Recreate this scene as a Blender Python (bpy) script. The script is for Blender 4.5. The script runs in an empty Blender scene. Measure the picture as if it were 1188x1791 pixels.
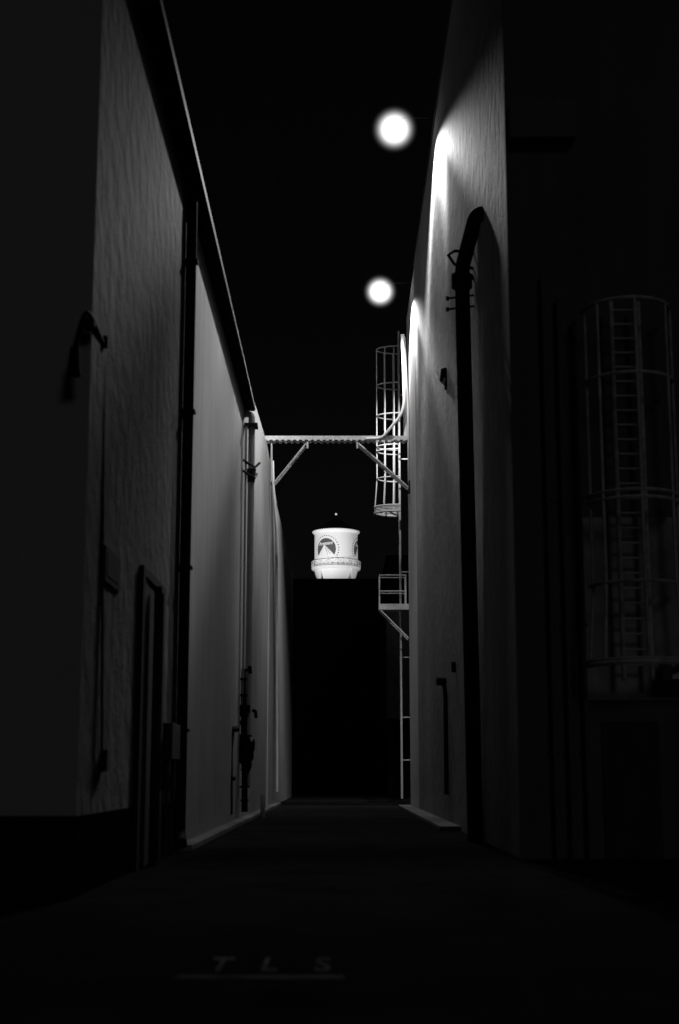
import bpy, bmesh, math, random
from mathutils import Vector, Matrix
random.seed(7)
S = bpy.context.scene
COL = S.collection
PI = math.pi

# ---------------------------------------------------------------- camera
F = 2490.0; CX = 595.0; CY = 895.5; HZ = 1355.0; EYE = 1.6
PITCH = math.atan((HZ-CY)/F)
cd = bpy.data.cameras.new('camera'); cam = bpy.data.objects.new('camera', cd); COL.objects.link(cam)
cam.location = (0, 0, EYE); cam.rotation_euler = (PI/2+PITCH, 0, 0)
cd.sensor_fit = 'VERTICAL'; cd.sensor_height = 36.0; cd.lens = 36.0*F/1791.0
cd.shift_x = -1.0/1791
cd.clip_start = 0.1; cd.clip_end = 3000
cd.dof.use_dof = True; cd.dof.focus_distance = 95; cd.dof.aperture_fstop = 0.95
S.camera = cam

# ---------------------------------------------------------------- night sky
w = bpy.data.worlds.new('World'); S.world = w; w.use_nodes = True
nt = w.node_tree; bg = nt.nodes['Background']
sky = nt.nodes.new('ShaderNodeTexSky'); sky.sky_type = 'NISHITA'; sky.sun_disc = False
sky.sun_elevation = math.radians(24); sky.sun_rotation = math.radians(188)
bw = nt.nodes.new('ShaderNodeRGBToBW')
nt.links.new(sky.outputs[0], bw.inputs[0]); nt.links.new(bw.outputs[0], bg.inputs[0])
bg.inputs[1].default_value = 0.0004
sd = bpy.data.lights.new('ambient_sun', 'SUN'); sd.energy = 0.065; sd.angle = math.radians(12)
sun = bpy.data.objects.new('ambient_sun', sd); COL.objects.link(sun)
# weak sun added for ambient light from behind the camera, slightly right
sdir = Vector((-0.32, math.cos(math.radians(24)), -math.sin(math.radians(24))))
sun.rotation_euler = sdir.to_track_quat('-Z', 'Y').to_euler()
S.view_settings.view_transform = 'Standard'; S.view_settings.look = 'None'
S.view_settings.exposure = 0; S.view_settings.gamma = 1
S.render.engine = 'CYCLES'
S.cycles.volume_step_rate = 1.0

# ---------------------------------------------------------------- placing by the photograph's geometry
def ray(x, y):
    a = (x-CX)/F; b = -(y-CY)/F; c, s = math.cos(PITCH), math.sin(PITCH)
    return (a, c-b*s, s+b*c)
def aty(x, y, Y):
    r = ray(x, y); t = Y/r[1]; return Vector((r[0]*t, Y, EYE+r[2]*t))
def atx(x, y, X):
    r = ray(x, y); t = X/r[0]; return Vector((X, r[1]*t, EYE+r[2]*t))

# ---------------------------------------------------------------- materials
def mat(name, v, rough=0.85, var=0.0, scale=1.0, stretch=(1, 1, 1), bump=0.0, metal=0.0, bscale=None, v2=None, fine=0.0, spec=0.3):
    m = bpy.data.materials.new(name); m.use_nodes = True; t = m.node_tree; n = t.nodes; L = t.links
    p = n['Principled BSDF']; p.inputs['Base Color'].default_value = (v, v, v, 1)
    p.inputs['Roughness'].default_value = rough; p.inputs['Metallic'].default_value = metal
    p.inputs['Specular IOR Level'].default_value = spec
    tc = n.new('ShaderNodeTexCoord')
    if var > 0:
        mp = n.new('ShaderNodeMapping'); mp.inputs['Scale'].default_value = stretch
        L.new(tc.outputs['Object'], mp.inputs[0])
        no = n.new('ShaderNodeTexNoise'); no.inputs['Scale'].default_value = scale; no.inputs['Detail'].default_value = 7; no.inputs['Roughness'].default_value = 0.6
        L.new(mp.outputs[0], no.inputs[0])
        big = n.new('ShaderNodeTexNoise'); big.inputs['Scale'].default_value = scale*0.13; big.inputs['Detail'].default_value = 4
        L.new(tc.outputs['Object'], big.inputs[0])
        mx = n.new('ShaderNodeMath'); mx.operation = 'ADD'; L.new(no.outputs[0], mx.inputs[0]); L.new(big.outputs[0], mx.inputs[1])
        mr = n.new('ShaderNodeMapRange'); mr.inputs[1].default_value = 0.7; mr.inputs[2].default_value = 1.3
        mr.inputs[3].default_value = v*(1-var); mr.inputs[4].default_value = v*(1+var)
        L.new(mx.outputs[0], mr.inputs[0]); L.new(mr.outputs[0], p.inputs['Base Color'])
    if bump > 0:
        mp2 = n.new('ShaderNodeMapping'); mp2.inputs['Scale'].default_value = stretch
        L.new(tc.outputs['Object'], mp2.inputs[0])
        b1 = n.new('ShaderNodeTexNoise'); b1.inputs['Scale'].default_value = bscale or scale*2; b1.inputs['Detail'].default_value = 5
        b1.inputs['Roughness'].default_value = 0.55
        L.new(mp2.outputs[0], b1.inputs[0])
        b2 = n.new('ShaderNodeTexNoise'); b2.inputs['Scale'].default_value = 22; b2.inputs['Detail'].default_value = 3
        L.new(tc.outputs['Object'], b2.inputs[0])
        ma = n.new('ShaderNodeMath'); ma.operation = 'MULTIPLY_ADD'; ma.inputs[1].default_value = fine
        L.new(b2.outputs[0], ma.inputs[0]); L.new(b1.outputs[0], ma.inputs[2])
        bu = n.new('ShaderNodeBump'); bu.inputs['Strength'].default_value = 1.0; bu.inputs['Distance'].default_value = bump
        L.new(ma.outputs[0], bu.inputs['Height']); L.new(bu.outputs[0], p.inputs['Normal'])
    return m
stucco = mat('stucco', 0.21, 0.92, 0.28, 1.3, (1, 1, 0.9), 0.085, bscale=1.9, fine=0.16)
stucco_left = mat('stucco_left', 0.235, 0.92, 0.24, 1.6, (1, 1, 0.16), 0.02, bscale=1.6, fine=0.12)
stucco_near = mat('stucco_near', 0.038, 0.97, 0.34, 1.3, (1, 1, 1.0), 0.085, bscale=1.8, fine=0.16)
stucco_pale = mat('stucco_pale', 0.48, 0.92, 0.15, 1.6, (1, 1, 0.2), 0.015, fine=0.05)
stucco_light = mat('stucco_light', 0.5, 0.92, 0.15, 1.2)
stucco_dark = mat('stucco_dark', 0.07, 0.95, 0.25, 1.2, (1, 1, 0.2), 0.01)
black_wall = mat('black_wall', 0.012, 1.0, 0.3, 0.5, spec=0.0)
dark_metal = mat('dark_metal', 0.03, 0.75, 0.35, 3.0, (1, 1, 0.3), spec=0.12)
black_metal = mat('black_metal', 0.010, 0.85, 0.2, 3.0, spec=0.06)
steel = mat('galvanised_steel', 0.42, 0.55, 0.2, 4.0, spec=0.5)
bright_steel = mat('bright_steel', 0.4, 0.5, 0.1, 4.0, spec=0.5)
worn_steel = mat('worn_steel', 0.34, 0.8, 0.5, 4.0, spec=0.2)
cream_pipe = mat('painted_pipe', 0.33, 0.7, 0.15, 3.0, (1, 1, 0.4))
white_pipe = mat('white_pipe', 0.6, 0.6, 0.12, 3.0, (1, 1, 0.4))
concrete = mat('concrete', 0.17, 0.95, 0.3, 2.0, bump=0.01, spec=0.05)
stucco_front = mat('stucco_front', 0.26, 0.95, 0.12, 0.8, (1, 1, 0.6), 0.01, spec=0.1)
asphalt = mat('asphalt', 0.016, 0.9, 0.4, 0.8, bump=0.012, bscale=9, spec=0.0)
paint_worn = mat('worn_paint', 0.09, 0.95, 0.8, 4.0, spec=0.0)
tank_white = mat('tank_white', 0.78, 0.6, 0.05, 0.8, (1, 1, 0.3))
tank_shade = mat('tank_trim', 0.5, 0.7, 0.1, 1.5)
logo_grey = mat('emblem_grey', 0.085, 0.7, 0.10, 2.0)
logo_mid = mat('emblem_mid', 0.36, 0.7, 0.10, 2.0)
sign_face = mat('sign_face', 0.01, 0.8, 0.3, 3.0, spec=0.05)
facade_patch = mat('pale_patch', 0.22, 0.9, 0.45, 2.2, (1, 1, 0.5), 0.01)

# ---------------------------------------------------------------- mesh helpers
def bx(bm, x0, x1, y0, y1, z0, z1):
    v = [bm.verts.new(p) for p in [(x0,y0,z0),(x1,y0,z0),(x1,y1,z0),(x0,y1,z0),(x0,y0,z1),(x1,y0,z1),(x1,y1,z1),(x0,y1,z1)]]
    for f in [(0,3,2,1),(4,5,6,7),(0,1,5,4),(1,2,6,5),(2,3,7,6),(3,0,4,7)]: bm.faces.new([v[i] for i in f])
def tube(bm, pts, r, seg=12, closed=False, sq=1.0):
    pts = [Vector(p) for p in pts]; n = len(pts); rings = []
    up = None
    for i, p in enumerate(pts):
        if closed: d = pts[(i+1) % n]-pts[i-1]
        else: d = pts[min(i+1, n-1)]-pts[max(i-1, 0)]
        d.normalize()
        if up is None:
            up = Vector((0, 0, 1)) if abs(d.z) < 0.9 else Vector((0, 1, 0))
        a = d.cross(up)
        if a.length < 1e-3: a = d.cross(Vector((1, 0, 0)))
        a.normalize(); b = a.cross(d); b.normalize(); up = b
        rr = r[i] if isinstance(r, (list, tuple)) else r
        rings.append([bm.verts.new(p+(a*math.cos(t)+b*math.sin(t)*sq)*rr) for t in [2*PI*k/seg for k in range(seg)]])
    m = n if closed else n-1
    for i in range(m):
        A = rings[i]; B = rings[(i+1) % n]
        for k in range(seg): bm.faces.new([A[k], A[(k+1) % seg], B[(k+1) % seg], B[k]])
    if not closed:
        bm.faces.new(rings[0][::-1]); bm.faces.new(rings[-1])
def lathe(bm, prof, seg=48, c=(0, 0)):
    rings = []
    for r, z in prof:
        if r < 1e-5: rings.append([bm.verts.new((c[0], c[1], z))])
        else: rings.append([bm.verts.new((c[0]+r*math.cos(2*PI*k/seg), c[1]+r*math.sin(2*PI*k/seg), z)) for k in range(seg)])
    for A, B in zip(rings, rings[1:]):
        for k in range(seg):
            k2 = (k+1) % seg
            if len(A) == 1 and len(B) == 1: continue
            if len(A) == 1: bm.faces.new([A[0], B[k], B[k2]])
            elif len(B) == 1: bm.faces.new([A[k], A[k2], B[0]])
            else: bm.faces.new([A[k], A[k2], B[k2], B[k]])
def prism_x(bm, prof, x0, x1):      # prof: list of (y, z), extruded along x
    a = [bm.verts.new((x0, y, z)) for y, z in prof]; b = [bm.verts.new((x1, y, z)) for y, z in prof]
    n = len(prof)
    for i in range(n): bm.faces.new([a[i], a[(i+1) % n], b[(i+1) % n], b[i]])
    bm.faces.new(a[::-1]); bm.faces.new(b)
def bend(pts, r=0.3, n=6):          # rounds the corners of a polyline
    pts = [Vector(p) for p in pts]; out = [pts[0]]
    for i in range(1, len(pts)-1):
        a, b, c = pts[i-1], pts[i], pts[i+1]
        u = (a-b); v = (c-b); ra = min(r, u.length*0.49, v.length*0.49)
        p0 = b+u.normalized()*ra; p1 = b+v.normalized()*ra
        for k in range(n+1):
            t = k/n; out.append(p0*(1-t)**2+b*2*t*(1-t)+p1*t*t)
    out.append(pts[-1]); return out
def obj(name, bm, m, parent=None, smooth=False, bevel=0.0):
    bmesh.ops.recalc_face_normals(bm, faces=bm.faces)
    me = bpy.data.meshes.new(name); bm.to_mesh(me); bm.free()
    if smooth:
        for p in me.polygons: p.use_smooth = True
        me.set_sharp_from_angle(angle=math.radians(40))
    me.materials.append(m)
    o = bpy.data.objects.new(name, me); COL.objects.link(o)
    if parent:
        o.parent = parent; 
        if parent.parent: o.matrix_parent_inverse = Matrix()
        me.transform(Matrix.Translation(-(parent.location if not parent.parent else parent.parent.location)))
    if bevel > 0:
        b = o.modifiers.new('bevel', 'BEVEL'); b.width = bevel; b.segments = 2; b.limit_method = 'ANGLE'
    return o
def thing(name, label, cat, loc=(0, 0, 0), group=None):
    o = bpy.data.objects.new(name, None); COL.objects.link(o); o.location = loc; o.empty_display_size = 0.3
    o['label'] = label; o['category'] = cat
    if group: o['group'] = group
    return o
def struct(o): o['kind'] = 'structure'; return o
def tag(o, label, cat, group=None):
    o['label'] = label; o['category'] = cat
    if group: o['group'] = group
    return o
def B(*a):
    bm = bmesh.new(); bx(bm, *a); return bm
def T(pts, r, seg=12, **k):
    bm = bmesh.new(); tube(bm, pts, r, seg, **k); return bm

# ---------------------------------------------------------------- ground
LX, RX = -3.5, 3.5
struct(obj('ground', B(-600, 600, -120, 1500, -0.3, 0), asphalt))
def kerb(name, x0, x1, y0, y1):
    bm = bmesh.new(); y = y0
    while y < y1:
        e = min(y+3.0, y1); bx(bm, x0, x1, y+0.008, e-0.008, 0.0, 0.14+random.uniform(-.004, .004)); y = e
    return struct(obj(name, bm, concrete, bevel=0.02))
kerb('kerb_left', LX+0.004, LX+0.36, 31, 77)
kerb('kerb_right', RX-0.62, RX-0.004, 42, 72)
bm = bmesh.new(); bx(bm, -1.32, 0.03, 11.85, 12.02, 0, 0.004)
struct(obj('painted_line', bm, paint_worn))
def text_mesh(body, size, shear=0.0, extrude=0.0, bold=0.0):
    c = bpy.data.curves.new('text', 'FONT'); c.body = body; c.size = size; c.shear = shear; c.extrude = extrude; c.offset = bold
    c.align_x = 'CENTER'; c.align_y = 'CENTER'; c.resolution_u = 4
    o = bpy.data.objects.new('tmp', c); COL.objects.link(o)
    dg = bpy.context.evaluated_depsgraph_get(); me = bpy.data.meshes.new_from_object(o.evaluated_get(dg))
    bpy.data.objects.remove(o); return me
for ch, cx in (('T', -1.02), ('L', -0.60), ('S', -0.15)):
    me = text_mesh(ch, 1.0, bold=0.015)
    me.transform(Matrix.Translation((cx, 12.66, 0.004)) @ Matrix.Diagonal((0.32, 1.25, 1, 1)))
    me.materials.clear(); me.materials.append(paint_worn)
    o = bpy.data.objects.new('road_marking', me); COL.objects.link(o); struct(o)

# ---------------------------------------------------------------- left stage building
YA, YE, YB, YC = 19.3, 50.8, 77.4, 105.6
YM = 31.6
t = thing('stage_building', 'darker stuccoed near building on the left with small sign and tall doorway', 'building', (LX, YA, 0))
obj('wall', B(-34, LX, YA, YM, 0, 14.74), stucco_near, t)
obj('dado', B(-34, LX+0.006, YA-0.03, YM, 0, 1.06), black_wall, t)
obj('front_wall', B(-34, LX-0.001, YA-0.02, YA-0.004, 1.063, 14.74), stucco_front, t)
rf = obj('eave', B(-34, LX+0.35, YA-0.35, YM, 14.743, 14.9), black_metal, t)
obj('gutter_lip', B(LX+0.353, LX+0.39, YA-0.35, YM, 14.76, 14.93), dark_metal, rf, bevel=0.008)
t = thing('stage_building', 'pale stuccoed windowless stage building on the left behind the thick black pipe', 'building', (LX, YM, 0))
bm = bmesh.new(); prism_x(bm, [(YM+.003, 0), (YB, 0), (YB, 16.4), (74, 16.7), (66.5, 17.2), (59, 16.75), (YE, 16.2), (YE, 14.74), (YM+.003, 14.74)], -34, LX)
obj('wall', bm, stucco_left, t)
rf = obj('eave', B(-34, LX+0.35, YM+.003, YE-0.003, 14.743, 14.9), black_metal, t)
obj('gutter_lip', B(LX+0.353, LX+0.39, YM+.003, YE-0.003, 14.76, 14.93), dark_metal, rf, bevel=0.008)
bm = bmesh.new(); bx(bm, LX, LX+0.06, 68.9, 69.3, 0, 17.0); obj('pilaster', bm, stucco_left, t)
t = thing('stage_building', 'lower grey stuccoed building seen edge-on at the far left end of the alley', 'building', (LX, YB, 0))
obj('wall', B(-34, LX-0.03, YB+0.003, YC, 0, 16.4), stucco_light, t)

# ---------------------------------------------------------------- right buildings
YN = 28.4
t = thing('stage_building', 'tall streaky stuccoed stage building on the right with brightly lit upper wall', 'building', (RX, YN, 0))
obj('wall', B(RX, 34, YN, 64.3, 0, 25.3), stucco, t)
obj('coping', B(RX-0.05, 34, YN, 64.3, 25.303, 25.42), dark_metal, t)
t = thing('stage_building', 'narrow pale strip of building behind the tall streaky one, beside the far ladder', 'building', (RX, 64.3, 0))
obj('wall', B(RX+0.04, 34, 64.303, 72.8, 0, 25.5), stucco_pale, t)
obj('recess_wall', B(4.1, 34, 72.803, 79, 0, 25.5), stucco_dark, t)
t = thing('stage_building', 'distant building at the right alley end with a faint pale panel above a dark opening', 'building', (3.5, 107, 0))
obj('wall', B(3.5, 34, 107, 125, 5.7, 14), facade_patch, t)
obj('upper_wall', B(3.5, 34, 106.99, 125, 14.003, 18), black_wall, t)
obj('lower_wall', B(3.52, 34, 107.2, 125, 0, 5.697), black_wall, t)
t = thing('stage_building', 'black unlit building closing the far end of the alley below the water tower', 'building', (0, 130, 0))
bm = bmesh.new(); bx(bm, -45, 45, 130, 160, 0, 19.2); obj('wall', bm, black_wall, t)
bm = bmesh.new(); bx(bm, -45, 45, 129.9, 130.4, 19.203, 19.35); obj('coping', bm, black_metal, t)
bm = bmesh.new(); bx(bm, -2.9, 3.6, 129.93, 129.997, 0, 14.2); obj('loading_door', bm, black_metal, t)
# near right facade, facing the camera
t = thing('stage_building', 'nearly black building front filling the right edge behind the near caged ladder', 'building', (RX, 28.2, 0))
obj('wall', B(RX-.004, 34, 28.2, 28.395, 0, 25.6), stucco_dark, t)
P0 = aty(1022, 1225, 28.16); P1 = aty(1200, 905, 28.16)
obj('lit_patch', B(P0.x, 9.6, 28.15, 28.197, P0.z, P1.z), facade_patch, t)  # faintly lit part of the front, painted in as a paler rectangle
P0 = aty(1058, 1440, 28.16); P1 = aty(1152, 1262, 28.16)
obj('door', B(P0.x, P1.x, 28.155, 28.197, 0.02, P1.z), dark_metal, t, bevel=0.01)
P0 = aty(1160, 1192, 28.1); P1 = aty(1215, 1157, 28.1)
tag(obj('door_hood', B(P0.x, P1.x, 27.3, 28.147, P0.z, P1.z), stucco_pale), 'pale projecting ledge at the right edge below the near ladder cage', 'canopy')
P0 = aty(890, 250, 28.1); P1 = aty(1002, 186, 28.1)
tag(obj('wall_box', B(P0.x, P1.x, 27.8, 28.197, P0.z, P1.z), stucco_dark, bevel=0.01), 'faint rectangular box high on the dark right-hand building front', 'box')
for i, px in enumerate((975, 1003, 1032)):
    a = aty(px, 1440, 28.0); b = aty(px-12, 480+40*i, 28.0)
    th = thing('conduit', ('leftmost', 'middle', 'rightmost')[i]+' of three faint pipes rising left of the near caged ladder', 'pipe', (a.x, 28.0, 0), 'pipes on the dark right front')
    pt = [(a.x, 28.05, 0.05), (a.x, 28.05, b.z)]
    obj('tube', T(pt, 0.045), stucco_dark, th, True)
    for h in (2, 4.5, 7):
        obj('clamp', B(a.x-0.09, a.x+0.09, 28.09, 28.197, h, h+0.05), dark_metal, th)

# ---------------------------------------------------------------- caged ladders
def caged_ladder(base, label, z0, ztop, hoops, bottom, R, bars, axis, msteel, width=0.45, thick=0.03, flare=1.12, bar_top=None, lat=0.62, band=(0, 0.08, 0.16, 0.24, 0.32)):
    # axis: unit vector pointing from the wall to the cage
    ax = Vector(axis); sd_ = Vector((-ax.y, ax.x, 0))
    t = thing('caged_ladder', label, 'ladder', base, 'caged access ladders'); b = Vector(base)
    for s in (-1, 1):
        p = b+sd_*s*width/2
        bm = bmesh.new(); tube(bm, [(p.x, p.y, z0), (p.x, p.y, ztop)], thick*1.1, 8); obj('rail', bm, msteel, t, True)
    bm = bmesh.new(); p, q = b-sd_*width/2, b+sd_*width/2
    tube(bm, [(p.x, p.y, z0+0.3), (q.x, q.y, z0+0.3)], thick*0.5, 6); r0 = obj('rung', bm, msteel, t, True)
    k = 1; step = 0.3
    while z0+0.3+k*step < ztop-0.1 and k < 95:
        c = r0.copy(); COL.objects.link(c); c.location = r0.location+Vector((0, 0, k*step)); k += 1
    def ring(z, rr):
        out = []
        for i in range(25):
            a = -PI*0.5+PI*i/24*1.0
            d = ax*(rr*math.cos(a)*1.0)+sd_*(rr*math.sin(a)*lat)
            out.append((b.x+ax.x*rr*0.55+d.x if False else b.x+d.x*1.0, b.y+d.y, z))
        return out
    for z in hoops:
        bm = bmesh.new(); tube(bm, ring(z, R), thick*0.8, 6); obj('hoop', bm, msteel, t, True)
    bm = bmesh.new()
    for dz in band: tube(bm, ring(bottom+dz, R*flare), thick*0.75 if dz not in (0, .32) else thick*1.2, 6)
    obj('bottom_hoop', bm, msteel, t, True)
    for i in range(bars):
        a = math.radians((-76, -50, 0, 50, 76)[i])
        d = (ax*math.cos(a)+sd_*math.sin(a)*lat)
        p1 = b+d*R; p0 = b+d*R*flare
        bm = bmesh.new(); tube(bm, [(p0.x, p0.y, bottom), (p1.x, p1.y, hoops[0]), (p1.x, p1.y, bar_top or hoops[-1])], thick*0.72, 6)
        obj('cage_bar', bm, msteel, t, True)
    return t
YL = 74.5
hz = [aty(690, y, YL).z for y in (838, 790, 782, 728, 675, 612)]
lb = aty(703, 1375, YL)
tl = caged_ladder((3.18, YL, 0), 'distant caged ladder hanging over the alley beside the pale strip of wall', 0.4, aty(703, 600, YL).z+0.6, hz, aty(690, 898, YL).z, 1.2, 5, (-1, 0, 0), bright_steel, thick=0.045)
for y in (1330, 1255, 1150, 1000, 802, 690):
    z = aty(705, y, YL).z
    obj('bracket', B(3.2, 4.1, YL+0.2, YL+0.26, z, z+0.05), steel, tl)
YR = 27.1
zz = lambda y: aty(1100, y, YR-0.3).z
caged_ladder((aty(1103, 900, 27.9).x, 27.75, 0), 'blurred dim caged ladder close by on the dark building front at the right', 3.4, zz(500), [zz(1015), zz(868), zz(855), zz(650), zz(520)], zz(1158), 0.98, 5, (0, -1, 0), worn_steel, 0.55, 0.045, 1.12, lat=0.9, band=(0, 0.07))

# ---------------------------------------------------------------- landing platform below the far ladder
t = thing('landing_platform', 'small railed steel landing bracketed off the right wall under the far ladder', 'platform', (2.75, 73, 0))
y0, y1 = 72.9, 73.9
a = aty(663, 1066, y0); b = aty(714, 1056, y0)
obj('deck', B(a.x, 3.62, y0, y1, a.z, b.z), steel, t)
tz = aty(663, 1005, y0).z; mz = aty(663, 1033, y0).z
for px_, yy in ((663, y0+0.03), (709, y0+0.03), (663, y1-0.03), (709, y1-0.03)):
    x = aty(px_, 1040, y0).x+0.03
    obj('post', B(x-0.03, x+0.03, yy-0.03, yy+0.03, b.z+0.002, tz-0.04), steel, t)
xr = aty(711, 1040, y0).x
for z in (tz, mz):
    obj('handrail', T([(xr, y0+0.03, z-0.02), (a.x+0.03, y0+0.03, z-0.02), (a.x+0.03, y1-0.03, z-0.02), (xr, y1-0.03, z-0.02)], 0.03, 8), steel, t, True)
c = aty(715, 1116, y0)
for yy in (y0+0.06, y1-0.06): obj('brace', T([(a.x+0.05, yy, a.z), (c.x, yy, c.z)], 0.04, 8), steel, t, True)

# ---------------------------------------------------------------- cable tray bridge
YT = 70.6
t = thing('pipe_bridge', 'brightly lit steel cable tray bridging the alley between both walls', 'pipe bridge', (0, YT, 18.2))
l = aty(464, 768, YT); r = aty(714, 768, YT)
bm = bmesh.new(); z = l.z
bx(bm, l.x, r.x, YT-0.32, YT-0.26, z-0.10, z+0.10); bx(bm, l.x, r.x, YT+0.26, YT+0.32, z-0.10, z+0.10)
obj('side_rail', bm, steel, t)
x = l.x+0.1; n = 0
while x < r.x-0.1 and n < 60:
    obj('cross_bar', B(x, x+0.13, YT-0.34, YT+0.34, z-0.16, z-0.105), steel, t); x += 0.30; n += 1
for k, yy in enumerate((-0.18, -0.06, 0.06, 0.18)):
    obj('cable', T([(l.x-0.1, YT+yy, z-0.02), (r.x-1.9+k*.05, YT+yy, z-0.02)], 0.055, 8), cream_pipe, t, True)
for A_, B_ in (((536, 776), (480, 845)), ((627, 776), (714, 853))):
    p = aty(*A_, YT-0.2); q = aty(*B_, YT-0.2)
    obj('brace', T([p, q], 0.065, 8), steel, t, True)
    q2 = Vector((q.x, YT+0.25, q.z)); p2 = Vector((p.x, YT+0.25, p.z))
    obj('brace', T([p2, q2], 0.065, 8), steel, t, True)
for px_ in (538, 625):
    p = aty(px_, 775, YT-0.3); obj('hanger', B(p.x-0.045, p.x+0.045, YT-0.35, YT-0.25, p.z-0.28, p.z+0.05), steel, t)
p = aty(473, 775, YT); q = aty(475, 845, YT)
obj('end_plate', B(LX, LX+0.06, YT-0.4, YT+0.4, q.z, 18.1), steel, t)
pl = aty(712, 853, YT); obj('end_plate', B(RX-0.05, RX+0.036, YT-0.4, YT+0.4, pl.z-0.25, pl.z+0.3), dark_metal, t)
t = thing('conduit_riser', 'bundle of lit conduits curving up the right wall from the bridging tray', 'conduit', (3.2, YT, 18.2))
for k in range(3):
    yy = YT-0.5+k*0.16
    pts = [aty(640, 768, yy), aty(668, 767, yy), aty(701, 727, yy), aty(707+k, 708, yy), aty(706+k, 640, yy), aty(703+k, 585, yy)]
    obj('conduit', T(bend(pts, 0.3), 0.075, 10), white_pipe, t, True)
for k in range(2):
    yy = YT-0.1+k*0.18
    obj('conduit', T([aty(709.5, 765, yy), aty(709, 680, yy), aty(706, 590, yy)], 0.105, 10), white_pipe, t, True)

# ---------------------------------------------------------------- left wall fittings
Yd = 30.7
t = thing('downspout', 'thick black pipe running full height down the left wall', 'pipe', (LX+0.2, Yd, 0))
obj('pipe', T(bend([(LX+0.125, Yd, 14.74), (LX+0.125, Yd, 0.4), (LX+0.22, Yd-0.5, 0.2)], 0.2), 0.12, 16), black_metal, t, True)
for h in (2.5, 6, 9.5, 13): obj('strap', B(LX+0.002, LX+0.285, Yd-0.14, Yd+0.14, h, h+0.06), black_metal, t)

Yp = 50.4
t = thing('standpipe', 'pale painted pipe with elbow at the eave end, running down the left wall', 'pipe', (LX+0.25, Yp, 0))
obj('pipe', T(bend([(LX-0.1, Yp+0.1, 14.55), (LX+0.28, Yp+0.1, 14.55), (LX+0.28, Yp+0.1, 14.2), (LX+0.26, Yp+0.1, 1.2)], 0.26), 0.12, 16), cream_pipe, t, True)
obj('thin_pipe', T([(LX+0.1, Yp-0.25, 14.0), (LX+0.1, Yp-0.25, 3.6)], 0.04, 8), cream_pipe, t, True)
obj('collar', B(LX+0.02, LX+0.5, Yp-0.2, Yp+0.4, 14.05, 14.16), dark_metal, t)
for z_, dx in ((12.75, 0.62), (12.35, 0.52)):
    obj('clamp', T([(LX, Yp-0.35, z_), (LX+0.2, Yp-0.25, z_-0.12), (LX+0.42, Yp, z_-0.2), (LX+dx-0.05, Yp+0.3, z_+0.02)], 0.045, 8), dark_metal, t, True)
obj('coupling', T([(LX+0.28, Yp+0.1, 12.5), (LX+0.28, Yp+0.1, 12.0)], [0.18, 0.13], 16), dark_metal, t, True)
# valve assembly at the foot
def disc(c, ax, r, w_): 
    c = Vector(c); ax = Vector(ax); return T([c-ax*w_/2, c+ax*w_/2], r, 20)
t = thing('valve_assembly', 'dark cluster of valves, wheels and flanges at the foot of the pale left standpipe', 'valves', (LX+0.35, Yp-0.3, 0))
yv = Yp-0.2
P = lambda px_, py_: aty(px_, py_, yv)
obj('body', T([P(428, 1420), P(428, 1345), P(428, 1335), P(429, 1322), P(429, 1296), P(427, 1284), P(426, 1225), P(426, 1170)], [0.11, 0.10, 0.13, 0.2, 0.2, 0.11, 0.09, 0.07], 16), black_metal, t, True)
for (px_, py_, rr) in ((426, 1188, .12), (426, 1216, .15), (426, 1238, .2), (427, 1251, .17), (427, 1268, .12), (428, 1287, .25), (429, 1309, .28), (430, 1329, .25), (429, 1346, .15), (428, 1376, .18), (428, 1400, .14)):
    p = P(px_, py_); obj('flange', disc(p, (0, 0, 1), rr, 0.07), black_metal, t, True)
for (px_, py_, w_, h_) in ((420, 1243, .12, .2), (436, 1312, .16, .3), (420, 1318, .14, .34), (434, 1240, .08, .14)):
    p = P(px_, py_); obj('valve_box', B(p.x-w_, p.x+w_, p.y-.1, p.y+.1, p.z-h_, p.z+h_), black_metal, t, bevel=0.03)
p = P(426, 1172); q = P(437, 1172); obj('arm', T([p, q], 0.05, 8), black_metal, t, True)
obj('knob', T([P(437, 1165), P(438, 1178)], 0.07, 12), black_metal, t, True)
obj('handwheel', T([P(444, 1303)+Vector((0.0, 0.17*math.sin(a), 0.17*math.cos(a))) for a in [2*PI*k/20 for k in range(20)]], 0.035, 8, closed=True), black_metal, t, True)
obj('spindle', T([P(432, 1303), P(445, 1303)], 0.045, 8), black_metal, t, True)
obj('outlet', T(bend([P(418, 1238), P(412, 1240), P(412, 1262), P(428, 1265)], 0.12), 0.07, 10), black_metal, t, True)
obj('drain', T(bend([P(434, 1325), P(438, 1338), P(431, 1352)], 0.1), 0.075, 10), black_metal, t, True)
obj('cap', T(bend([P(441, 1243), P(447, 1243), P(448, 1256)], 0.08), 0.06, 10), black_metal, t, True)
Y2 = 46.6
t = thing('bypass_pipe', 'short dark pipe with elbow rising left of the valve cluster', 'pipe', (LX+0.2, Y2, 0))
obj('pipe', T(bend([aty(402, 1425, Y2), aty(402, 1275, Y2), aty(414, 1275, Y2+1.2)], 0.15), 0.1, 14), black_metal, t, True)
p = aty(402, 1362, Y2); obj('flange', disc(p, (0, 0, 1), 0.19, 0.12), black_metal, t, True)
p = aty(402, 1285, Y2); obj('flange', disc(p, (0, 0, 1), 0.14, 0.08), black_metal, t, True)
tag(obj('bollard', T([(LX+0.55, 55.5, 0), (LX+0.55, 55.5, 0.8), (LX+0.55, 55.5, 0.86)], [0.09, 0.09, 0.05], 16), concrete, None, True), 'stubby pale post at the kerb beyond the valve cluster', 'bollard')
# thin conduits along the parapet
t = thing('drain_pipe', 'slim lit drainpipe at the far edge of the left wall below the tray', 'pipe', (LX+0.1, 74, 0))
obj('pipe', T([aty(477, 806, 73), aty(478, 850, 73), aty(484, 930, 74), aty(485, 1385, 75)], 0.07, 10), cream_pipe, t, True)

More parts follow.
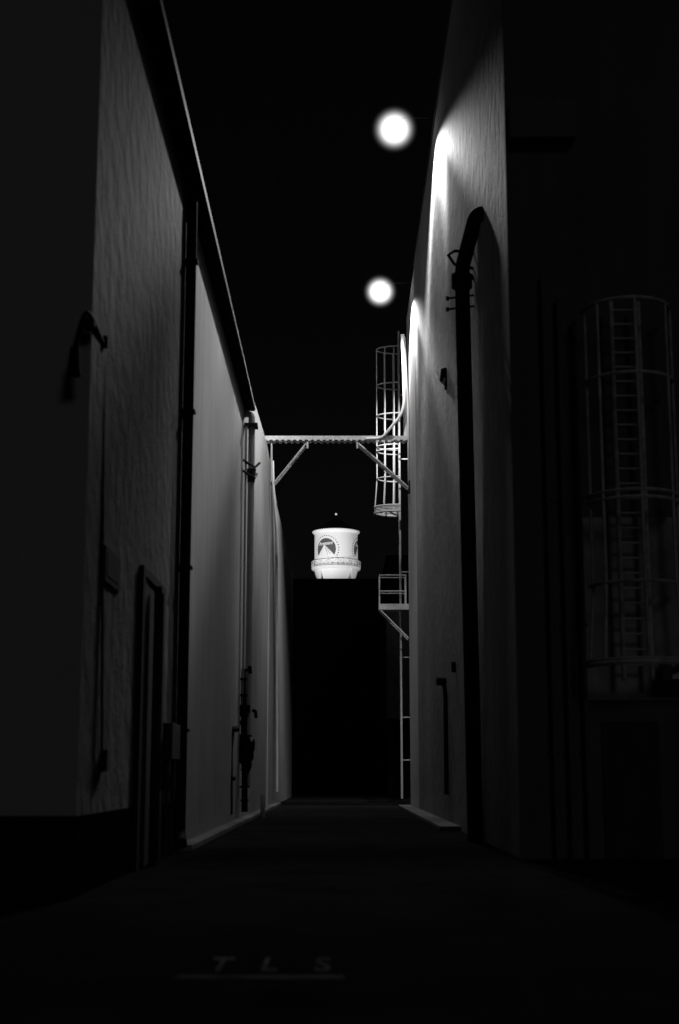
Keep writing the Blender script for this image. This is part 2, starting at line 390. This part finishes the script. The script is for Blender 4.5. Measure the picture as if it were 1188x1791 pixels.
# gooseneck lamp (unlit) at the near-left corner
t = thing('gooseneck_lamp', 'unlit dark gooseneck wall lamp hooked round the near left corner', 'wall lamp', (LX, 19.2, 7.5))
Q = lambda px_, py_, Y_: aty(px_, py_, Y_)
obj('arm', T(bend([Q(181, 604, 20.3), Q(163, 560, 19.2), Q(152, 543, 18.9), Q(142, 565, 18.8), Q(131, 612, 18.8)], 0.15), 0.035, 10), black_metal, t, True)
c = Q(130, 632, 18.8); bm = bmesh.new(); lathe(bm, [(0.0, c.z+0.22), (0.06, c.z+0.2), (0.085, c.z-0.1), (0.10, c.z-0.2), (0.0, c.z-0.21)], 20, (c.x, c.y)); obj('lamp_head', bm, black_metal, t, True)
obj('joint_box', disc(Q(181, 598, 20.3), (0, 0, 1), 0.07, 0.16), black_metal, t, True)
c = Q(156, 568, 19.0); obj('swivel', disc(c, (0, 1, 0), 0.085, 0.1), black_metal, t, True)
t = thing('conduit', 'thin dark conduit running down the left wall from the gooseneck lamp', 'pipe', (LX+0.05, 20.6, 0))
obj('tube', T([Q(181, 606, 20.4), Q(178, 1340, 20.9)], 0.022, 8), dark_metal, t, True)
obj('switch_box', B(LX+0.002, LX+0.09, 21.1, 21.3, 1.65, 1.95), black_metal, t)
# sign
t = thing('wall_sign', 'small dark rectangular sign on the near left wall', 'sign', (LX+0.03, 21.5, 4.7))
obj('board', B(LX+0.002, LX+0.03, 20.85, 22.25, 4.42, 4.95), sign_face, t, bevel=0.006)
obj('panel', B(LX+0.03, LX+0.036, 21.0, 22.1, 4.52, 4.85), black_metal, t)
# doorway with side pipes
t = thing('doorway', 'tall narrow dark door frame on the near left wall, right of the small sign', 'door', (LX, 26, 0))
obj('frame_head', B(LX+0.002, LX+0.08, 24.6, 27.8, 5.05, 5.2), black_metal, t)
obj('jamb', B(LX+0.002, LX+0.08, 24.6, 24.9, 0, 5.047), black_metal, t)
obj('jamb', B(LX+0.002, LX+0.08, 27.5, 27.8, 0, 5.047), black_metal, t)
obj('leaf', B(LX+0.002, LX+0.05, 24.91, 27.49, 0.02, 5.03), dark_metal, t)
tag(obj('riser_pipe', T([(LX+0.16, 26.0, 0), (LX+0.16, 26.0, 5.0)], 0.07, 10), black_metal, None, True), 'dark upright pipe in front of the tall door frame on the left wall', 'pipe')
t = thing('electrical_box', 'dark box with pipe legs between the left door frame and thick black pipe', 'box', (LX+0.2, 29, 0))
obj('cabinet', B(LX+0.002, LX+0.22, 28.2, 29.6, 1.9, 2.6), dark_metal, t, bevel=0.01)
for yy in (28.4, 29.3): obj('leg', T([(LX+0.11, yy, 0.02), (LX+0.11, yy, 1.898)], 0.04, 8), dark_metal, t, True)

# ---------------------------------------------------------------- right wall fittings
Yb = 35.6
t = thing('duct_pipe', 'thick black pipe with bent top and clamp brackets on the right wall', 'pipe', (3.1, Yb, 0))
X1 = aty(809, 500, Yb).x; X0 = aty(823, 1450, Yb).x
top = aty(838, 372, Yb)
pts = [(X1+0.1, Yb-0.0, 0.0), (X1+0.05, Yb, 7), aty(808, 470, Yb), aty(834, 372, 33.4), aty(856, 374, 32.4)+Vector((0.25, 0, -0.1))]
obj('pipe', T(bend(pts, 0.35), 0.195, 20), black_metal, t, True)
obj('collar', disc(aty(808, 492, Yb), (0, 0, 1), 0.27, 0.35), black_metal, t, True)
p = aty(790, 440, Yb)
obj('bracket', T([aty(840, 440, Yb), aty(795, 439, Yb), aty(784, 446, Yb), aty(795, 462, Yb), aty(830, 470, Yb)], 0.045, 8), black_metal, t, True)
obj('bracket', T([aty(812, 474, Yb), aty(834, 490, Yb+0.0)], 0.06, 8), black_metal, t, True)
for py_ in (522, 541):
    a = aty(783, py_, Yb); b = aty(852, py_-6, Yb)
    obj('clamp', T([a, (RX+0.03, Yb, b.z)], 0.03, 8), black_metal, t, True)
    obj('bolt', disc((a.x, Yb, a.z), (1, 0, 0), 0.06, 0.08), black_metal, t, True)
Yw = 45.3
t = thing('wall_light', 'small unlit dark wall light on the lit right wall beside the thick pipe', 'wall lamp', (3.3, Yw, 14.5))
c0 = aty(771, 645, Yw); c1 = aty(789, 680, Yw)
bm = bmesh.new()
zt, zb = c0.z, c1.z; 
v = []
prof = [(RX, zt), (c0.x, zt-0.04), (c0.x-0.03, zt-0.35), (c0.x+0.12, zb+0.15), (RX-0.06, zb), (RX, zb)]
a_ = [bm.verts.new((x, Yw-0.2, z)) for x, z in prof]; b_ = [bm.verts.new((x, Yw+0.2, z)) for x, z in prof]
for i in range(len(prof)): bm.faces.new([a_[i], a_[(i+1) % 6], b_[(i+1) % 6], b_[i]])
bm.faces.new(a_[::-1]); bm.faces.new(b_)
obj('housing', bm, black_metal, t, bevel=0.03)
obj('lens', T([(c0.x+0.13, Yw-0.22, zb+0.3), (RX-0.12, Yw-0.22, zb+0.12)], 0.05, 10), steel, t, True)
t = thing('hose_valve', 'dark outlet valve low on the right wall with thin pipe below', 'valve', (3.4, 47, 0))
Yq = 46.8
obj('outlet', disc(aty(772, 1192, Yq), (1, 0.2, 0), 0.13, 0.28), black_metal, t, True)
obj('pipe', T(bend([aty(772, 1194, Yq), aty(777, 1198, Yq), aty(779, 1215, Yq), aty(781, 1390, Yq)], 0.1), 0.07, 10), dark_metal, t, True)
t = thing('alarm_bell', 'small dark box with bracket on the right wall, left of the thick pipe', 'box', (3.3, 43.5, 4.9))
Yz = 43.3; c = aty(794, 1166, Yz)
obj('bell', disc((c.x, Yz, c.z), (1, 0, 0), 0.17, 0.14), black_metal, t, True)
obj('bracket', B(c.x+0.07, RX+0.002, Yz-0.04, Yz+0.04, c.z-0.05, c.z+0.05), black_metal, t)

# ---------------------------------------------------------------- alley lamps
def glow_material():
    m = bpy.data.materials.new('glow_halo'); m.use_nodes = True; t = m.node_tree; n = t.nodes; L = t.links  # emissive volume that imitates the lens glow around a lamp
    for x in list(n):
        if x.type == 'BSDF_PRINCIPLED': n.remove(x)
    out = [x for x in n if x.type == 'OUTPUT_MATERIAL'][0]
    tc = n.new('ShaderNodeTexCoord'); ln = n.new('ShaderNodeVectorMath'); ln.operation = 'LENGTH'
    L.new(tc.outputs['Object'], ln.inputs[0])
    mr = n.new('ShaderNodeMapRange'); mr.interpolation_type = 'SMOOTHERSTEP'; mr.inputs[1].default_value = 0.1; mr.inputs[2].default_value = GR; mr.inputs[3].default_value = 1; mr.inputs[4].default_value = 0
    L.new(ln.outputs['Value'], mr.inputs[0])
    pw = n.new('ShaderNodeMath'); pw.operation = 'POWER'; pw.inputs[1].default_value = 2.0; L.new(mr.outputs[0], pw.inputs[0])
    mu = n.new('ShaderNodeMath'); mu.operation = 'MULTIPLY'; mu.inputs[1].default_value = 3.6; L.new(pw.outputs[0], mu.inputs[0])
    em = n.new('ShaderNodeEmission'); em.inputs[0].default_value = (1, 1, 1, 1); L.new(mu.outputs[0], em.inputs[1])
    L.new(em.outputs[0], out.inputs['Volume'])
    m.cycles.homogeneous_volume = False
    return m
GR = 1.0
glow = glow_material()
SGN = -1.0
def alley_lamp(loc, label, power):
    t = thing('alley_lamp', label, 'lamp', loc, 'round lit lamps over the alley')
    l = Vector(loc)
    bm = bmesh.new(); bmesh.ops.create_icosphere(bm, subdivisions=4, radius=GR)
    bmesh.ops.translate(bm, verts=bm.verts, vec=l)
    g = obj('glow_ball', bm, glow, t, True)  # lens glow shaped as a luminous ball around the lamp, no real glass
    obj('arm', T(bend([(RX+0.2, l.y, l.z+0.45), (l.x+0.3, l.y, l.z+0.45), (l.x, l.y, l.z+0.2)], 0.2), 0.025, 8), black_metal, t, True)
    bm = bmesh.new(); lathe(bm, [(0.0, l.z+0.2), (0.1, l.z+0.2), (0.2, l.z+0.06), (0.18, l.z+0.05), (0.0, l.z+0.08)], 24, (l.x, l.y)); obj('hood', bm, dark_metal, t, True)
    ld = bpy.data.lights.new('lamp_light', 'SPOT'); ld.energy = power; ld.spot_size = math.radians(137); ld.spot_blend = 0.45; ld.shadow_soft_size = 0.14
    # the fixture throws its light outwards: weaker straight down, stronger to the sides
    ld.use_nodes = True; t2 = ld.node_tree; n = t2.nodes; em = n['Emission']
    ge = n.new('ShaderNodeNewGeometry'); sp = n.new('ShaderNodeSeparateXYZ'); t2.links.new(ge.outputs['Incoming'], sp.inputs[0])
    ab = n.new('ShaderNodeMath'); ab.operation = 'ABSOLUTE'; t2.links.new(sp.outputs[2], ab.inputs[0])
    ac = n.new('ShaderNodeMath'); ac.operation = 'ARCCOSINE'; t2.links.new(ab.outputs[0], ac.inputs[0])
    fc = n.new('ShaderNodeFloatCurve'); cv = fc.mapping.curves[0]
    dv = n.new('ShaderNodeMath'); dv.operation = 'DIVIDE'; dv.inputs[1].default_value = PI/2; t2.links.new(ac.outputs[0], dv.inputs[0])
    t2.links.new(dv.outputs[0], fc.inputs['Value'])
    pts = [(0.0, 0.035), (12/90, 0.045), (20/90, 0.06), (30/90, 0.08), (38/90, 0.20), (48/90, 0.48), (56/90, 0.52), (63/90, 0.95), (1.0, 1.0)]
    cv.points[0].location = pts[0]; cv.points[1].location = pts[-1]
    for p_ in pts[1:-1]: cv.points.new(*p_)
    fc.mapping.update()
    def N(op, a, b=None, c=None):
        q = n.new('ShaderNodeMath'); q.operation = op
        for i, v in enumerate((a, b, c)):
            if v is None: continue
            if isinstance(v, (int, float)): q.inputs[i].default_value = v
            else: t2.links.new(v, q.inputs[i])
        return q.outputs[0]
    def SS(v, lo_, hi_):
        q = n.new('ShaderNodeMapRange'); q.interpolation_type = 'SMOOTHSTEP'; q.inputs[1].default_value = lo_; q.inputs[2].default_value = hi_
        t2.links.new(v, q.inputs[0]); return q.outputs[0]
    # side lobes: less light at middling angles along the alley towards the near end
    hyp = N('SQRT', N('ADD', N('MULTIPLY', sp.outputs[0], sp.outputs[0]), N('MULTIPLY', sp.outputs[1], sp.outputs[1])))
    cphi = N('DIVIDE', N('MULTIPLY', sp.outputs[1], SGN), N('MAXIMUM', hyp, 1e-4))
    th = dv.outputs[0]
    m_ = N('MULTIPLY', N('MULTIPLY', SS(cphi, 0.945, 0.975), SS(th, 26/90, 38/90)), N('SUBTRACT', 1.0, SS(th, 56/90, 63/90)))
    t2.links.new(N('MULTIPLY', fc.outputs[0], N('SUBTRACT', 1.0, N('MULTIPLY', m_, 0.8))), em.inputs['Strength'])
    lo = bpy.data.objects.new('lamp_light', ld); COL.objects.link(lo); lo.parent = t; lo.location = (0, 0, 0)
    d = Vector((-0.10, -math.sin(math.radians(3)), -math.cos(math.radians(3))))
    lo.rotation_euler = d.to_track_quat('-Z', 'Y').to_euler()
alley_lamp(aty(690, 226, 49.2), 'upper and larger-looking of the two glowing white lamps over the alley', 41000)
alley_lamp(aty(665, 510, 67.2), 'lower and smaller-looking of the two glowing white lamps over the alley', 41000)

# ---------------------------------------------------------------- water tower
YW = 230.0; c = aty(588, 970, YW); TX = c.x
zr = aty(588, 931, YW).z; zd = aty(588, 993.5, YW).z
RB = 37.5/F*233.5; RR = 41.5/F*233.5; RW = 42.5/F*233.5
t = thing('water_tower', 'floodlit white water tower with round emblem rising beyond the alley end', 'water tower', (TX, YW, 0))
bm = bmesh.new(); lathe(bm, [(RB, zd), (RB, zr-0.45), (RB+0.05, zr-0.42), (RB+0.2, zr-0.18), (RR, zr-0.1), (RR, zr+0.03)], 96, (TX, YW)); obj('tank', bm, tank_white, t, True)
bm = bmesh.new(); lathe(bm, [(RR+0.02, zr+0.035), (RR*0.5, zr+1.25), (0.15, zr+2.35), (0.0, zr+2.4)], 64, (TX, YW)); rf = obj('roof', bm, dark_metal, t, True)
bm = bmesh.new(); bmesh.ops.create_uvsphere(bm, u_segments=16, v_segments=10, radius=0.2); bmesh.ops.translate(bm, verts=bm.verts, vec=(TX, YW, aty(588, 899, YW).z)); obj('finial', bm, tank_white, rf, True)
bm = bmesh.new(); prof = []
for k in range(13):
    a = PI/2*k/12; prof.append((RB*math.cos(a), zd-0.12-3.6*math.sin(a)))
prof = [(RB, zd-0.001)]+prof; prof[-1] = (0, prof[-1][1])
lathe(bm, prof, 96, (TX, YW)); obj('bowl', bm, tank_white, t, True)
bm = bmesh.new(); lathe(bm, [(RB+0.01, zd+0.02), (RW-0.05, zd+0.02), (RW, zd-0.03), (RW, zd-0.25), (RW-0.2, zd-0.42), (RB+0.01, zd-0.5)], 96, (TX, YW)); obj('balcony', bm, tank_white, t, True)
def circ(z, r, n=72): return [(TX+r*math.cos(2*PI*k/n), YW+r*math.sin(2*PI*k/n), z) for k in range(n)]
bm = bmesh.new(); tube(bm, circ(zd+0.95, RW-0.03), 0.045, 6, closed=True); tube(bm, circ(zd+0.12, RW-0.03), 0.03, 6, closed=True)
N = 16
for k in range(N):
    a = 2*PI*k/N; r_ = RW-0.03
    tube(bm, [(TX+r_*math.cos(a), YW+r_*math.sin(a), zd), (TX+r_*math.cos(a), YW+r_*math.sin(a), zd+0.95)], 0.04, 6)
    b2 = a+2*PI/N; m_ = a+PI/N
    tube(bm, [(TX+r_*math.cos(a), YW+r_*math.sin(a), zd+0.95), (TX+r_*math.cos(m_), YW+r_*math.sin(m_), zd+0.12), (TX+r_*math.cos(b2), YW+r_*math.sin(b2), zd+0.95)], 0.028, 6)
obj('railing', bm, tank_white, t, True)
bm = bmesh.new(); lathe(bm, [(RB+0.012, zd+0.28), (RB+0.03, zd+0.28), (RB+0.03, zd+0.40), (RB+0.012, zd+0.40)], 96, (TX, YW)); obj('band', bm, tank_shade, t)
for k in range(4):
    a = math.radians(45+90*k)
    p0 = (TX+(RB+1.6)*math.cos(a), YW+(RB+1.6)*math.sin(a), 0); p1 = (TX+(RB-0.02)*math.cos(a), YW+(RB-0.02)*math.sin(a), zd-0.45)
    obj('leg', T([p0, p1], 0.21, 12), tank_white, t, True)
for zq in (8, 16, 24):
    f = zq/(zd-0.45); r_ = (RB+1.6)*(1-f)+(RB-0.02)*f
    for k in range(4):
        a = math.radians(45+90*k); b2 = a+PI/2
        obj('strut', T([(TX+r_*math.cos(a), YW+r_*math.sin(a), zq), (TX+r_*math.cos(b2), YW+r_*math.sin(b2), zq)], 0.09, 8), tank_white, t, True)
obj('riser', T([(TX, YW, 0), (TX, YW, zd-3.6)], 0.45, 16), tank_white, t, True)
# emblem, wrapped on the cylinder
def wrap(u, v, th0, off):
    a = th0+u/RB; r_ = RB+off; return (TX+r_*math.sin(a), YW-r_*math.cos(a), v)
def flat(polys, th0, zc, off, name, m, parent):
    bm = bmesh.new()
    for poly in polys:
        # clip into thin vertical strips so it follows the curve
        vs = [bm.verts.new((u, 0, v)) for u, v in poly]; bm.faces.new(vs)
    bmesh.ops.triangulate(bm, faces=bm.faces)
    bmesh.ops.subdivide_edges(bm, edges=[e for e in bm.edges if e.calc_length() > 0.5], cuts=4, use_grid_fill=True)
    bmesh.ops.triangulate(bm, faces=bm.faces)
    for v in bm.verts: v.co = Vector(wrap(v.co.x, zc+v.co.z, th0, off))
    o = obj(name, bm, m, parent)
    sol = o.modifiers.new('thick', 'SOLIDIFY'); sol.thickness = 0.004
    return o
Rl = 1.78; zc = aty(571, 959.5, YW-RB).z
for th in (math.radians(-29), math.radians(84), math.radians(-158)):
    # disc drawn as strips
    bm = bmesh.new(); n = 40; prev = None
    for i in range(n+1):
        u = -Rl+2*Rl*i/n; h = math.sqrt(max(Rl*Rl-u*u, 0))
        lo = max(-h, -1.12) if True else -h
        cols = [bm.verts.new(wrap(u, zc+lo+(h-lo)*j/8, th, 0.012)) for j in range(9)]
        if prev:
            for j in range(8):
                try: bm.faces.new([prev[j], cols[j], cols[j+1], prev[j+1]])
                except ValueError: pass
        prev = cols
    em = obj('emblem', bm, logo_grey, t)
    # mountain
    bm = bmesh.new(); prev = None; n = 44
    prof = [(-1.95, -1.55), (-1.5, -1.12), (-1.0, -0.35), (-0.62, 0.1), (-0.38, 0.5), (-0.18, 0.72), (0.02, 0.5), (0.35, 0.22), (0.75, -0.2), (1.1, -0.55), (1.5, -1.0), (1.9, -1.4), (2.0, -1.55)]
    def top(u):
        for (a, b), (c_, d) in zip(prof, prof[1:]):
            if a <= u <= c_: return b+(d-b)*(u-a)/(c_-a)
        return -1.55
    for i in range(n+1):
        u = -1.95+3.9*i/n
        cols = [bm.verts.new(wrap(u, zc-1.55+(top(u)+1.55)*j/6, th, 0.03)) for j in range(7)]
        if prev:
            for j in range(6):
                try: bm.faces.new([prev[j], cols[j], cols[j+1], prev[j+1]])
                except ValueError: pass
        prev = cols
    obj('mountain', bm, tank_white, em)
    flat([[(-0.12, 0.55), (0.05, 0.2), (0.28, -0.3), (0.42, -0.9), (0.5, -1.45), (0.36, -0.9), (0.18, -0.35), (-0.02, 0.1)],
          [(0.1, 0.35), (0.5, -0.15), (0.85, -0.75), (1.1, -0.95), (0.75, -0.78), (0.4, -0.2)],
          [(-0.5, 0.15), (-0.75, -0.35), (-0.95, -0.85), (-0.7, -0.4)]], th, zc, 0.045, 'ridge', logo_mid, em)
    # stars in an arc
    st = []
    for k in range(22):
        a = math.radians(-28+236*k/21); r_ = 2.22; cu, cv = r_*math.cos(a), r_*math.sin(a); s_ = 0.125
        st.append([(cu+(s_ if q % 2 == 0 else s_*0.45)*math.sin(PI*q/5), cv+(s_ if q % 2 == 0 else s_*0.45)*math.cos(PI*q/5)) for q in range(10)])
    flat(st, th, zc, 0.02, 'star', logo_grey, em)
    me = text_mesh('Paramount', 0.74, 0.35, bold=0.02)
    w_ = max(v.co.x for v in me.vertices)-min(v.co.x for v in me.vertices)
    bm = bmesh.new(); bm.from_mesh(me)
    for v in bm.verts:
        u = v.co.x*2.55/w_; vv = v.co.y+0.93+u*0.04; v.co = Vector(wrap(u-0.05, zc+vv, th, 0.03))
    obj('lettering', bm, tank_white, em)
# floodlights that light the tower
def flood(loc, target, power, label):
    t = thing('floodlight', label, 'floodlight', loc, 'floodlights below the water tower')
    l = Vector(loc); d = (Vector(target)-l).normalized()
    obj('housing', T([l-d*0.5, l-d*0.1], [0.25, 0.45], 16), dark_metal, t, True)
    obj('stand', T([(l.x, l.y, 0), (l.x, l.y, l.z-0.3)], 0.08, 8), dark_metal, t, True)
    ld = bpy.data.lights.new('flood_light', 'SPOT'); ld.energy = power; ld.spot_size = math.radians(17); ld.spot_blend = 1.0; ld.shadow_soft_size = 0.25
    lo = bpy.data.objects.new('flood_light', ld); COL.objects.link(lo); lo.parent = t; lo.rotation_euler = d.to_track_quat('-Z', 'Y').to_euler()
flood((TX-26, YW-42, 14), (TX, YW, 39.8), 118000, 'floodlight on a post to the left below the white water tower')
flood((TX+34, YW-34, 14), (TX, YW, 39.8), 54000, 'floodlight on a post to the right below the white water tower')
